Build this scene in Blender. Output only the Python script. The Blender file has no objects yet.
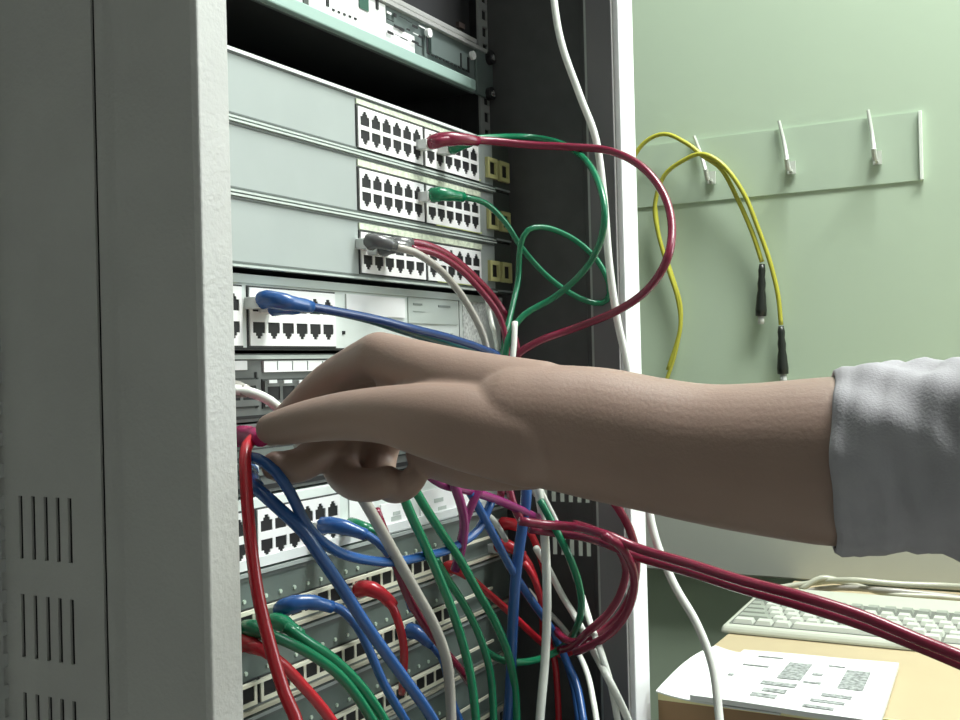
import bpy, bmesh, math, random
from mathutils import Vector, Matrix
random.seed(7)
PI = math.pi
scene = bpy.context.scene
COL = scene.collection

# ------------------------------------------------------------------ camera
FPX = 1090.0
CAM = Vector((-0.5905, -0.443, 1.02))
Fh = Vector((0.8763, 0.4817, 0)).normalized()
Rh = Vector((0.4817, -0.8763, 0)).normalized()
Uh = Vector((0, 0, 1))
pit = math.atan(7 / 1090.0)
fw = (Fh * math.cos(pit) + Uh * math.sin(pit)).normalized()
up0 = (Uh * math.cos(pit) - Fh * math.sin(pit)).normalized()
rho = 0.0255
rt = Rh * math.cos(rho) - up0 * math.sin(rho)
up = up0 * math.cos(rho) + Rh * math.sin(rho)
cd = bpy.data.cameras.new('camera'); cam = bpy.data.objects.new('camera', cd); COL.objects.link(cam)
cd.sensor_width = 36; cd.lens = 36 * FPX / 960; cd.clip_start = 0.02; cd.clip_end = 60
m = Matrix((rt, up, -fw)).transposed().to_4x4(); m.translation = CAM
cam.matrix_world = m
scene.camera = cam

def ray(px, py): return fw + rt * ((px - 480) / FPX) + up * ((360 - py) / FPX)
def atd(px, py, D): return CAM + ray(px, py) * D
def aty(px, py, y):
    r = ray(px, py); return CAM + r * ((y - CAM.y) / r.y)
def atx(px, py, x):
    r = ray(px, py); return CAM + r * ((x - CAM.x) / r.x)
def atz(px, py, z):
    r = ray(px, py); return CAM + r * ((z - CAM.z) / r.z)

# --------------------------------------------------------------- materials
def mat(name, col, rough=0.5, metal=0.0, noise=0.0, nscale=60, bump=0.0, bscale=200, spec=0.5, trans=0, coat=0, emit=None, estr=0, sss=0):
    M = bpy.data.materials.new(name); M.use_nodes = True
    nt = M.node_tree; b = nt.nodes['Principled BSDF']
    b.inputs['Base Color'].default_value = (*col, 1); b.inputs['Roughness'].default_value = rough
    b.inputs['Metallic'].default_value = metal; b.inputs['Specular IOR Level'].default_value = spec
    if trans: b.inputs['Transmission Weight'].default_value = trans
    if coat: b.inputs['Coat Weight'].default_value = coat
    if sss:
        b.inputs['Subsurface Weight'].default_value = sss; b.inputs['Subsurface Radius'].default_value = (0.012, 0.005, 0.003)
        b.inputs['Subsurface Scale'].default_value = 0.5
    if emit:
        b.inputs['Emission Color'].default_value = (*emit, 1); b.inputs['Emission Strength'].default_value = estr
    tc = nt.nodes.new('ShaderNodeTexCoord')
    if noise:
        n = nt.nodes.new('ShaderNodeTexNoise'); n.inputs['Scale'].default_value = nscale; n.inputs['Detail'].default_value = 4
        nt.links.new(tc.outputs['Object'], n.inputs['Vector'])
        r = nt.nodes.new('ShaderNodeValToRGB')
        r.color_ramp.elements[0].position = 0.3; r.color_ramp.elements[1].position = 0.7
        r.color_ramp.elements[0].color = (*[max(0, c * (1 - noise)) for c in col], 1)
        r.color_ramp.elements[1].color = (*[min(1, c * (1 + noise)) for c in col], 1)
        nt.links.new(n.outputs['Fac'], r.inputs['Fac']); nt.links.new(r.outputs['Color'], b.inputs['Base Color'])
    if bump:
        n = nt.nodes.new('ShaderNodeTexNoise'); n.inputs['Scale'].default_value = bscale; n.inputs['Detail'].default_value = 3
        nt.links.new(tc.outputs['Object'], n.inputs['Vector'])
        bp = nt.nodes.new('ShaderNodeBump'); bp.inputs['Strength'].default_value = bump; bp.inputs['Distance'].default_value = 0.001
        nt.links.new(n.outputs['Fac'], bp.inputs['Height']); nt.links.new(bp.outputs['Normal'], b.inputs['Normal'])
    return M

M = {}
M['cab'] = mat('cabinet_paint', (0.47, 0.47, 0.445), 0.42, bump=0.35, bscale=420, noise=0.04, nscale=30)
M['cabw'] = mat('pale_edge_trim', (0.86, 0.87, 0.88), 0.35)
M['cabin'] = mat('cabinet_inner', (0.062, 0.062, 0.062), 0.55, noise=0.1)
M['flange'] = mat('inner_flange', (0.36, 0.38, 0.36), 0.4)
M['rail'] = mat('rail_steel', (0.42, 0.43, 0.42), 0.4, metal=0.3)
M['black'] = mat('black_void', (0.008, 0.008, 0.009), 0.6)
M['gap'] = mat('gap_shade_dark', (0.03, 0.032, 0.032), 0.45)  # near-black: paints the shade between rack units onto bodies; also port outlines
M['swface'] = mat('switch_grey', (0.37, 0.41, 0.395), 0.42, noise=0.03, nscale=25)
M['lip'] = mat('switch_lip', (0.80, 0.84, 0.83), 0.35)
M['groove'] = mat('groove_grey', (0.13, 0.15, 0.14), 0.5)
M['pblock'] = mat('port_white', (0.90, 0.90, 0.89), 0.4)
M['ledstrip'] = mat('led_strip', (0.66, 0.72, 0.56), 0.4, noise=0.25, nscale=240)
M['ledyel'] = mat('yellow_line', (0.68, 0.75, 0.30), 0.4)
M['darkend'] = mat('dark_module', (0.07, 0.08, 0.07), 0.4)
M['yframe'] = mat('yellow_frame', (0.65, 0.62, 0.28), 0.4)
M['whitedev'] = mat('hub_white', (0.74, 0.80, 0.76), 0.4, noise=0.03)
M['hubgrey'] = mat('hub_grey', (0.52, 0.58, 0.54), 0.4)
M['label'] = mat('label_paper', (0.93, 0.94, 0.93), 0.7)
M['ink'] = mat('ink_grey', (0.25, 0.29, 0.27), 0.7)
M['patch'] = mat('patch_grey', (0.13, 0.14, 0.135), 0.45)
M['lowface'] = mat('lower_switch_face', (0.13, 0.165, 0.15), 0.38, noise=0.08, nscale=60)
M['cream'] = mat('cream_plastic', (0.80, 0.79, 0.64), 0.4)
M['beige'] = mat('beige_lip', (0.50, 0.48, 0.38), 0.4)
M['led'] = mat('led_lens', (0.55, 0.66, 0.55), 0.3)
M['server'] = mat('server_metal', (0.17, 0.21, 0.20), 0.35, metal=0.25, noise=0.05)
M['teal'] = mat('teal_lip', (0.36, 0.50, 0.45), 0.3)
M['screw'] = mat('screw_steel', (0.75, 0.76, 0.76), 0.25, metal=0.8)
M['silver'] = mat('silver_trim', (0.6, 0.6, 0.58), 0.3, metal=0.4)
def cm(n, c, r=0.27): return mat(n, c, r, spec=0.6)
C_ = {}
C_['red'] = cm('red_jacket', (0.50, 0.018, 0.03))
C_['crimson'] = cm('crimson_jacket', (0.19, 0.012, 0.038))
C_['green'] = cm('green_jacket', (0.006, 0.17, 0.075))
C_['blue'] = cm('blue_jacket', (0.020, 0.085, 0.27))
C_['navy'] = cm('dark_blue_jacket', (0.012, 0.04, 0.15))
C_['teal'] = cm('dark_teal_jacket', (0.010, 0.07, 0.075))
C_['grey'] = cm('grey_jacket', (0.38, 0.36, 0.32))
C_['white'] = cm('white_jacket', (0.74, 0.76, 0.70))
C_['purple'] = cm('magenta_jacket', (0.22, 0.02, 0.12))
C_['yellow'] = cm('yellow_jacket', (0.48, 0.47, 0.06))
C_['dgrey'] = cm('dark_boot', (0.10, 0.10, 0.10))
C_['pink'] = cm('pink_boot', (0.50, 0.02, 0.14))
C_['beigec'] = cm('beige_jacket', (0.50, 0.50, 0.40))
M['plug'] = mat('clear_plug', (0.75, 0.78, 0.76), 0.2, spec=0.6)
M['fblack'] = mat('fibre_plug_black', (0.02, 0.025, 0.02), 0.35)
M['walld'] = mat('wall_dim_paint', (0.27, 0.27, 0.262), 0.8)
M['wall'] = mat('wall_green', (0.51, 0.635, 0.48), 0.75, bump=0.15, bscale=60, noise=0.015, nscale=3)
M['trunk'] = mat('trunking_pale', (0.50, 0.53, 0.47), 0.45)
M['acryl'] = mat('hook_rail_plastic', (0.52, 0.645, 0.50), 0.25, spec=0.8)
M['acryledge'] = mat('hook_rail_edge', (0.88, 0.95, 0.86), 0.15, spec=0.8)
M['hook'] = mat('hook_plastic', (0.60, 0.64, 0.58), 0.2, spec=0.8)
M['desk'] = mat('desk_top', (0.50, 0.41, 0.255), 0.45, noise=0.04, nscale=8)
M['deskedge'] = mat('desk_edge', (0.86, 0.80, 0.42), 0.45)
M['wood'] = mat('desk_wood', (0.33, 0.20, 0.10), 0.5, noise=0.2, nscale=12)
M['kb'] = mat('keyboard_shell', (0.52, 0.55, 0.46), 0.5)
M['key'] = mat('key_cap', (0.58, 0.61, 0.54), 0.45)
M['keyg'] = mat('key_cap_grey', (0.32, 0.35, 0.30), 0.45)
M['paper'] = mat('paper', (0.74, 0.76, 0.74), 0.8)
M['print'] = mat('print_grey', (0.28, 0.30, 0.29), 0.8, noise=0.6, nscale=260)
M['floor'] = mat('floor_lino', (0.34, 0.34, 0.32), 0.5, noise=0.15, nscale=9)
M['ceil'] = mat('ceiling_paint', (0.55, 0.56, 0.54), 0.8)
M['sleeve'] = mat('sleeve_cotton', (0.35, 0.34, 0.36), 0.9, noise=0.04, nscale=90, bump=0.25, bscale=900)
M['nail'] = mat('nail', (0.62, 0.38, 0.32), 0.3)
M['lampglow'] = mat('lamp_diffuser', (0.9, 0.9, 0.9), 0.5, emit=(1, 1, 1), estr=3)
M['frame'] = mat('window_frame_white', (0.8, 0.8, 0.78), 0.4)
M['glass'] = mat('window_glass', (1, 1, 1), 0.02, trans=1.0)
# skin: subtle mottling
M['skin'] = mat('skin', (0.29, 0.195, 0.155), 0.5, noise=0.06, nscale=22, bump=0.12, bscale=600, sss=0.08)

# ----------------------------------------------------------------- helpers
def tag(o, label=None, cat=None, group=None, kind=None):
    if label: o['label'] = label
    if cat: o['category'] = cat
    if group: o['group'] = group
    if kind: o['kind'] = kind
    return o
def empty(name, loc, label, cat, group=None):
    o = bpy.data.objects.new(name, None); o.empty_display_size = 0.02; COL.objects.link(o); o.location = loc
    return tag(o, label, cat, group)
def fin(name, bm, m, parent=None, smooth=False, bevel=0, bw_angle=0.6):
    me = bpy.data.meshes.new(name)
    bmesh.ops.recalc_face_normals(bm, faces=bm.faces)
    bm.to_mesh(me); bm.free()
    o = bpy.data.objects.new(name, me); COL.objects.link(o)
    me.materials.append(m)
    if smooth:
        for p in me.polygons: p.use_smooth = True
    if parent is not None:
        o.parent = parent
        o.matrix_parent_inverse = Matrix.Translation(-Vector(parent.location)) if parent.type == 'EMPTY' else Matrix.Identity(4)
    if bevel:
        b = o.modifiers.new('bevel', 'BEVEL'); b.width = bevel; b.segments = 2; b.limit_method = 'ANGLE'; b.angle_limit = bw_angle
    return o
def bx(bm, x0, x1, y0, y1, z0, z1, mi=0):
    vs = [bm.verts.new(p) for p in ((x0,y0,z0),(x1,y0,z0),(x1,y1,z0),(x0,y1,z0),(x0,y0,z1),(x1,y0,z1),(x1,y1,z1),(x0,y1,z1))]
    for f in ((0,3,2,1),(4,5,6,7),(0,1,5,4),(1,2,6,5),(2,3,7,6),(3,0,4,7)):
        fc = bm.faces.new([vs[i] for i in f]); fc.material_index = mi
def box(name, x0, x1, y0, y1, z0, z1, m, parent=None, bevel=0):
    bm = bmesh.new(); bx(bm, min(x0,x1), max(x0,x1), min(y0,y1), max(y0,y1), min(z0,z1), max(z0,z1))
    return fin(name, bm, m, parent, bevel=bevel)
def tube(bm, pts, rads, n=10, cap=True):
    pts = [Vector(p) for p in pts]
    if not isinstance(rads, (list, tuple)): rads = [rads] * len(pts)
    T = []
    for i in range(len(pts)):
        a = pts[max(0, i-1)]; b = pts[min(len(pts)-1, i+1)]
        T.append((b - a).normalized())
    nrm = T[0].orthogonal().normalized(); rings = []
    for i, p in enumerate(pts):
        nrm = (nrm - T[i] * nrm.dot(T[i])).normalized(); bn = T[i].cross(nrm)
        rings.append([bm.verts.new(p + (nrm * math.cos(2*PI*k/n) + bn * math.sin(2*PI*k/n)) * rads[i]) for k in range(n)])
    for i in range(len(rings)-1):
        for k in range(n):
            bm.faces.new((rings[i][k], rings[i][(k+1)%n], rings[i+1][(k+1)%n], rings[i+1][k]))
    if cap:
        bm.faces.new(rings[0][::-1]); bm.faces.new(rings[-1])
def catmull(P, step=0.006):
    P = [Vector(p) for p in P]
    Q = [P[0]*2 - P[1]] + P + [P[-1]*2 - P[-2]]
    out = []
    for i in range(1, len(Q)-2):
        a, b, c, d = Q[i-1], Q[i], Q[i+1], Q[i+2]
        n = max(2, int((c - b).length / step))
        # centripetal-ish: uniform catmull with reduced tension
        for k in range(n):
            t = k / n
            out.append(0.5 * ((2*b) + (c-a)*t + (2*a-5*b+4*c-d)*t*t + (3*b-a-3*c+d)*t*t*t))
    out.append(P[-1]); return out

def cyl(bm, c, axis, r, L, n=14):
    a = Vector(axis).normalized(); tube(bm, [Vector(c) - a*L/2, Vector(c) + a*L/2], r, n)

# ------------------------------------------------------------------ setting
XW = 0.78; YB = 1.25; YF = -2.6; XL = -2.4; ZC = 2.65
def struct(name, *a, m=None, bevel=0):
    o = box(name, *a, m, None, bevel); o['kind'] = 'structure'; return o
struct('floor', XL-.1, XW+.1, YF-.1, YB+.1, -0.06, 0, m=M['floor'])
struct('ceiling', XL-.1, XW+.1, YF-.1, YB+.1, ZC, ZC+0.06, m=M['ceil'])
struct('wall_back', XL-.1, XW, YB, YB+.1, 0, ZC, m=M['walld'])
struct('wall_left', XL-.1, XL, YF-.1, YB, 0, ZC, m=M['walld'])
struct('wall_front', XL, XW+.1, YF-.1, YF, 0, ZC, m=M['walld'])
# right wall with a window opening nearer the front
wy0, wy1, wz0, wz1 = -2.3, -1.15, 1.15, 2.35
bm = bmesh.new()
bx(bm, XW, XW+.1, YF, wy0, 0, ZC); bx(bm, XW, XW+.1, wy1, YB+.1, 0, ZC)
bx(bm, XW, XW+.1, wy0, wy1, 0, wz0); bx(bm, XW, XW+.1, wy0, wy1, wz1, ZC)
o = fin('wall_right', bm, M['wall']); o['kind'] = 'structure'
bm = bmesh.new(); ym = (wy0+wy1)/2
for a in ((wy0, wy0+.05, wz0, wz1), (wy1-.05, wy1, wz0, wz1), (wy0+.05, wy1-.05, wz0, wz0+.05), (wy0+.05, wy1-.05, wz1-.05, wz1), (ym-.02, ym+.02, wz0+.05, wz1-.05)):
    bx(bm, XW+.03, XW+.08, a[0], a[1], a[2], a[3])
win = fin('window_1', bm, M['frame']); win['kind'] = 'structure'
box('window_pane', XW+.054, XW+.058, wy0+.05, wy1-.05, wz0+.05, wz1-.05, M['glass'], win)
struct('baseboard_right', XW-.012, XW-.0005, YF, YB, 0.0, 0.08, m=M['trunk'])

# ------------------------------------------------------------------ cabinet
CX0, CX1, CY0, CY1, CH = -0.249, 0.254, -0.125, 0.62, 2.0
cab = empty('server_cabinet', (0, 0.25, 0), 'tall grey steel server cabinet with vented side, holding all the network equipment', 'cabinet')
def slot_panel(name, x0, x1, ya, yb, groups, rows, m):
    """vertical sheet with through slots; groups: list of lists of (y0,y1); rows: list of (z0,z1)"""
    bm = bmesh.new(); sl = sorted([s for g in groups for s in g]); rows = sorted(rows)
    z = 0.05
    for (a, b) in rows:
        bx(bm, x0, x1, ya, yb, z, a)
        y = ya
        for (s0, s1) in sl:
            bx(bm, x0, x1, y, s0, a, b); y = s1
        bx(bm, x0, x1, y, yb, a, b); z = b
    bx(bm, x0, x1, ya, yb, z, CH - 0.02)
    return fin(name, bm, m, cab)
seam = atx(101, 400, CX0).y
ys = [atx(p, 530, CX0).y for p in (21, 33.5, 46, 58, 70)]
w = 0.0027
g1 = [(y - w/2, y + w/2) for y in ys]
sp = abs(ys[0] - ys[-1]) / 4
g2 = [(ys[0] + sp*(2.6+k) - w/2, ys[0] + sp*(2.6+k) + w/2) for k in range(6)]
g3 = [(ys[0] + sp*(10.2+k) - w/2, ys[0] + sp*(10.2+k) + w/2) for k in range(6)]
def rz(px, p0, p1): return (atx(px, p1, CX0).z, atx(px, p0, CX0).z)
r1 = rz(45, 497, 561); r2 = rz(48, 592, 661); pitch = r1[0] - r2[0]
rows = [r1, r2] + [(r2[0] - pitch*k, r2[1] - pitch*k) for k in range(1, 6)]
rows = [(a, a + (r1[1]-r1[0])) for a, b in rows]
slot_panel('side_panel', CX0, CX0+.0014, seam+.0012, CY1-.03, [g1, g2, g3], rows, M['cab'])
# front left corner post: outer face, front face, inner face
pxr = aty(235.5, 360, CY0).x
bm = bmesh.new()
prof = [(CX0, CY0), (pxr, CY0), (pxr, CY0+.03), (CX0+.006, CY0+.03), (CX0+.006, seam-.0007), (CX0, seam-.0007), (CX0-.0002, CY0+.055), (CX0-.0010, CY0+.048), (CX0-.0010, CY0+.003)]
lo = [bm.verts.new((x, y, 0)) for x, y in prof]; hi = [bm.verts.new((x, y, CH)) for x, y in prof]
bm.faces.new(lo); bm.faces.new(hi[::-1])
for k in range(len(prof)): bm.faces.new((lo[k], lo[(k+1) % len(prof)], hi[(k+1) % len(prof)], hi[k]))
fin('corner_post', bm, M['cab'], cab, bevel=0.0008)
# black sheet added behind seam and slots so no light shows through
box('slot_light_block', CX0+.0072, CX0+.0085, CY0+.032, CY1-.04, 0.052, CH-.002, M['black'], cab)
# right post
pwi = aty(612+9.5, 360, CY0).x; pwo = CX1
bm = bmesh.new()
bx(bm, pwi, pwo, CY0+.001, CY0+.022, 0, CH)
fin('corner_post', bm, M['cab'], cab, bevel=0.0012)
box('post_return', pwo-.006, pwo, CY0+.0222, CY0+.0398, 0.01, CH-.001, M['cabin'], cab)
box('post_shade', pwi-.0014, pwi-.0001, CY0+.0012, CY0+.0225, 0.02, CH-.02, mat('post_shade_dark', (.13,.125,.13), .5), cab)  # dark sheet added to paint shade onto the post's inner face
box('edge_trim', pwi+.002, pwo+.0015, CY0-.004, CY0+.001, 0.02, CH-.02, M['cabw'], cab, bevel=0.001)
box('inner_flange', pwi+.006, pwi+.012, CY0+.022, CY0+.0275, 0.03, CH-.03, M['flange'], cab)
# right side panel with slots seen from inside
XI = CX1 - 0.006
def ry(px, py): return atx(px, py, XI).y
ysr = [ry(p, 530) for p in (546, 554.5, 563, 571.5, 580, 588)]
wr = 0.0040
gr = [[(y - wr/2, y + wr/2) for y in ysr]]
rows2 = [(atx(565, b, XI).z, atx(565, a, XI).z) for a, b in ((470, 502), (520, 555))]
hh = rows2[0][1] - rows2[0][0]; pp = rows2[0][0] - rows2[1][0]
rows2 = rows2[:1] + [(rows2[0][0] - pp*k, rows2[0][0] - pp*k + hh) for k in (1,)]
ysr = [y for y in ysr if y > CY0+.0435]; gr = [[(y - wr/2, y + wr/2) for y in ysr]]
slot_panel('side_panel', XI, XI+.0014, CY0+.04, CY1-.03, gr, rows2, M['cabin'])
# back posts, roof, base, back door
for x0, x1 in ((CX0, CX0+.03), (CX1-.03, CX1)):
    box('corner_post', x0, x1, CY1-.03, CY1, 0, CH, M['cab'], cab)
box('cabinet_roof', CX0, CX1, CY0, CY1, CH, CH+.03, M['cab'], cab, bevel=.002)
box('cabinet_base', CX0+.03, CX1-.03, CY0+.02, CY1-.03, 0.0, 0.05, M['cab'], cab)
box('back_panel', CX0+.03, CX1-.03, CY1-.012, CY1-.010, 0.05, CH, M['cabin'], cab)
# mounting rails with square holes
def rail(x0, x1, y, m=M['rail']):
    bm = bmesh.new(); xm = (x0 + x1)/2 - .003; h = .0045
    bx(bm, x0, xm-h, y, y+.002, .05, CH); bx(bm, xm+h, x1, y, y+.002, .05, CH)
    z = 0.055
    while z < CH - .02:
        bx(bm, xm-h, xm+h, y, y+.002, z, z+.0062); z += .01482
    bx(bm, x1-.002, x1, y+.002, y+.04, .05, CH)
    return fin('mounting_rail', bm, m, cab)
xr0 = aty(483, 200, 0.002).x; xr1 = aty(498.5, 200, 0.002).x
rail(xr0, xr1, 0.002)
rail(-xr1+.002, -xr0+.002, 0.002)
box('rail_web', xr1+.001, XI-.001, 0.03, 0.032, .05, CH, M['cabin'], cab)

# ------------------------------------------------------------------ devices
DX0, DX1 = -0.219, 0.219          # bodies behind the rails
def zat(px, py, y): return aty(px, py, y).z
def rj_block(parent, x0, x1, zc, rows, cols, cellw, cellh, yf, m, up_first=True, w=.0100, h=.0058, thick=.0018, tabs=True, margin=.0012, cavity=M['black']):
    """plate with real T shaped openings and a dark socket behind each; x0 = left, returns list of centres"""
    bm = bmesh.new(); y0, y1 = yf - thick, yf - .0001
    H = rows * cellh; zt = zc + H/2; cen = []
    bx(bm, x0 - margin, x0, y0, y1, zt - H - margin, zt + margin)
    bx(bm, x0 + cols*cellw, x0 + cols*cellw + margin, y0, y1, zt - H - margin, zt + margin)
    bx(bm, x0, x0 + cols*cellw, y0, y1, zt, zt + margin); bx(bm, x0, x0 + cols*cellw, y0, y1, zt - H - margin, zt - H)
    for r in range(rows):
        ztop = zt - r*cellh
        up = (r == 0) == up_first
        for c in range(cols):
            cx = x0 + (c + .5)*cellw; cl, cr = cx - cellw/2, cx + cellw/2
            tabh = .0034 if tabs else 0.0
            tot = h + tabh; za = ztop - (cellh - tot)/2
            if tabs:
                bands = [(w, h), (w*.56, .0018), (w*.32, .0016)]
                if up: bands = bands[::-1]
            else: bands = [(w, h)]
            bx(bm, cl, cr, y0, y1, za, ztop); z = za
            for bw_, bh_ in bands:
                bx(bm, cl, cx - bw_/2, y0, y1, z - bh_, z); bx(bm, cx + bw_/2, cr, y0, y1, z - bh_, z); z -= bh_
            bx(bm, cl, cr, y0, y1, ztop - cellh, z)
            cen.append((cx, (za + z)/2, up, za, z))
    fin('port_block', bm, m, parent)
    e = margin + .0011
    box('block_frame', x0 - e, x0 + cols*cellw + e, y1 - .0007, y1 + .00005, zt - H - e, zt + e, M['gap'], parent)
    for cx, cz, up, za, zb in cen:
        b = bmesh.new(); bx(b, cx - w/2 - .0003, cx + w/2 + .0003, yf - .0012, yf - .0009, zb - .0002, za + .0002)
        s = .00012
        fin('port', b, cavity, parent)
    return cen
def feat(name, parent, p0, p1, yf, m, t=.0012, bevel=0):
    a = aty(p0[0], p0[1], yf); b = aty(p1[0], p1[1], yf)
    return box(name, a.x, b.x, yf - t, yf - .0001, b.z, a.z, m, parent, bevel)

# three grey switches
YS = -0.015
seams = [(48.5, 117.5), (119.3, 191.5), (193.3, 266)]
sw_lab = ['light grey 24-port switch with red cable plugged in, top of the three alike',
          'light grey 24-port switch with one green cable, middle of the three alike',
          'light grey 24-port switch with grey boots in its left ports, bottom of three alike']
sw_dev = []
for i, (pa, pb) in enumerate(seams):
    zt, zb = zat(232, pa, YS), zat(232, pb, YS); H = zt - zb
    t = empty('network_switch', (0, 0.12, zb), sw_lab[i], 'network switch', 'grey rack switches with 24 ports')
    bm = bmesh.new()
    bx(bm, DX0, DX1, YS+.0042, .26, zb+.001, zt-.001); fin('body', bm, M['gap'], t)
    box('front_panel', -.235, DX1, YS, YS+.004, zb, zt, M['swface'], t, bevel=.0006)
    xe = aty(512, 170, YS).x
    box('dark_end_module', DX1+.0002, xe, YS, YS+.014, zb, zt, M['darkend'], t)
    # pale lips along top and bottom edge
    box('front_lip', -.235, DX1, YS-.0022, YS-.0001, zt-(.0020 if i == 0 else .0012), zt+.0001, M['lip'] if i == 0 else M['hubgrey'], t)
    box('upper_groove', -.235, DX1, YS-.0008, YS-.0001, zt-.0030, zt-.0022, M['groove'], t)
    box('front_lip', -.235, DX1, YS-.0018, YS-.0001, zb, zb+.0012, M['hubgrey'], t)
    box('lower_groove', -.235, DX1, YS-.0008, YS-.0001, zb+.0022, zb+.0032, M['groove'], t)
    # ports
    xa = aty(361, 130, YS-.003).x; xb = aty(479, 150, YS-.003).x; cw = (xb - xa - .006)/12
    zc = zb + H*0.43
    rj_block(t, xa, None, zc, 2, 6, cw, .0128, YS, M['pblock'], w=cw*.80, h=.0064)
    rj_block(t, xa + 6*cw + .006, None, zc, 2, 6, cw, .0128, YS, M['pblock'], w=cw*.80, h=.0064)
    # led strip over the ports
    box('led_strip', xa-.002, xb+.004, YS-.0012, YS-.0001, zc+.0158, zt-.0040, M['ledstrip'], t)
    box('yellow_line', xa+.10, xb+.004, YS-.0016, YS-.0001, zb+.0036, zb+.0052, M['ledyel'], t)
    # two framed square uplink ports on the dark end
    for k, p in enumerate((490, 502)):
        cx = aty(p, 175, YS).x; zz = zb + H*.42
        b = bmesh.new(); s = .0085; q = .0052; y0, y1 = YS-.003, YS-.0002
        bx(b, cx-s, cx-q, y0, y1, zz-s, zz+s); bx(b, cx+q, cx+s, y0, y1, zz-s, zz+s)
        bx(b, cx-q, cx+q, y0, y1, zz+q, zz+s); bx(b, cx-q, cx+q, y0, y1, zz-s, zz-q)
        fr = fin('uplink_port', b, M['yframe'], t)
        box('socket', cx-q, cx+q, YS-.0012, YS-.0003, zz-q, zz+q, M['black'], t)
    box('module_lip', DX1+.002, xe-.001, YS-.001, YS-.0001, zb+.0012, zb+.0026, M['swface'], t)
    sw_dev.append((t, zb, zt, xa, cw, zc))

# white hub (upper)
def white_hub(pt, pb, px, label, yf, upper):
    zt, zb = zat(px, pt, yf), zat(px, pb, yf)
    t = empty('network_hub', (0, .12, zb), label, 'network hub', 'white rack hubs')
    bm = bmesh.new(); bx(bm, DX0, DX1, yf+.004, .24, zb+.001, zt-.001); bx(bm, -.235, .2395, yf, yf+.004, zb, zt)
    fin('body', bm, M['whitedev'], t, bevel=.0008)
    return t, zb, zt
YH = -0.008
hub, hz0, hz1 = white_hub(273, 350, 234, 'white hub with blue boot plugged in above the hand', YH, True)
box('top_lip', -.235, .2395, YH-.002, YH-.0001, hz1-.0055, hz1-.0002, M['hubgrey'], hub)
box('bottom_dark_line', -.235, .2395, YH-.0006, YH-.0001, hz0, hz0+.0014, M['black'], hub)  # black line along the hub's lower edge
xa = aty(253, 320, YH-.003).x; xb = aty(336, 320, YH-.003).x; cw = (xb-xa)/6
zlow = zat(290, 331, YH-.003); zhi = zat(290, 305, YH-.003)
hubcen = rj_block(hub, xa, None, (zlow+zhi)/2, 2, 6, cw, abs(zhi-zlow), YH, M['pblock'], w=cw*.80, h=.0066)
cwl = cw
xl1 = aty(244, 320, YH-.003).x
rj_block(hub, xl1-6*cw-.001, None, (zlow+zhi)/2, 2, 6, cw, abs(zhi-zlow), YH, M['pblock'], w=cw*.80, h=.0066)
feat('label_plate', hub, (345, 294), (404, 318), YH, M['label'], .0012)
feat('info_plate', hub, (407, 297), (457, 325), YH, M['hubgrey'], .0010)
for a, b in (((413, 303), (422, 305.5)), ((438, 305), (450, 308)), ((413, 311), (425, 312))):
    feat('printed_mark', hub, a, b, YH-.0010, M['ink'], .0004)
feat('status_led', hub, (342, 331), (344.5, 334.5), YH, M['black'], .0008)
feat('frame_line', hub, (458, 292), (459.5, 345), YH, M['groove'], .0006)
feat('vent_patch', hub, (462, 300), (486, 345), YH, mat('speckled', (0.7, 0.73, 0.7), .5, noise=.35, nscale=420), .0006)
for k in range(7):
    feat('vent_slit', hub, (412 + k*6.4, 333), (415 + k*6.3, 341), YH, M['hubgrey'], .0006)

# patch panel with label strips (E)
YE = -0.004
ez1, ez0 = zat(240, 353.5, YE), zat(240, 423, YE)
t = empty('patch_panel', (0, .1, ez0), 'dark grey patch panel with white label strips, just under the upper white hub', 'patch panel')
bm = bmesh.new(); bx(bm, DX0, DX1, YE+.004, .10, ez0+.001, ez1-.001); bx(bm, -.235, .2395, YE, YE+.004, ez0, ez1); fin('body', bm, M['patch'], t, bevel=.0006)
box('top_lip', -.235, .2395, YE-.0025, YE-.0001, ez1-.0035, ez1-.001, M['hubgrey'], t)
feat('label_strip', t, (228, 361), (245.5, 370), YE, M['label'], .0015)
for k in range(3):
    a = 262 + k*78
    feat('label_strip', t, (a, 361 - k*1.5), (a+70, 370.5), YE, M['label'], .0015)
for k in range(1, 5):
    feat('divider', t, (262 + k*15, 361), (262.8 + k*15, 370), YE-.0015, M['ink'], .0004)
feat('post_line', t, (254.5, 372), (257, 408), YE, M['black'], .0008)
xe0 = aty(264, 392, YE).x
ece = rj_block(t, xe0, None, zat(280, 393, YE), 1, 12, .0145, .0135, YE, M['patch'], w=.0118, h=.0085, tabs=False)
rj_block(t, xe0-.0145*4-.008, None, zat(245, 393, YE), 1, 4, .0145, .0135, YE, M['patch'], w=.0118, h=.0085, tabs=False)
# contact marks
for k in range(3):
    feat('silver_contact', t, (268 + k*15, 380), (276 + k*15, 383), YE-.0038, M['lip'], .0010)
box('bottom_line', -.235, .2395, YE-.001, YE-.0001, ez0+.002, ez0+.004, M['black'], t)

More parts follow.
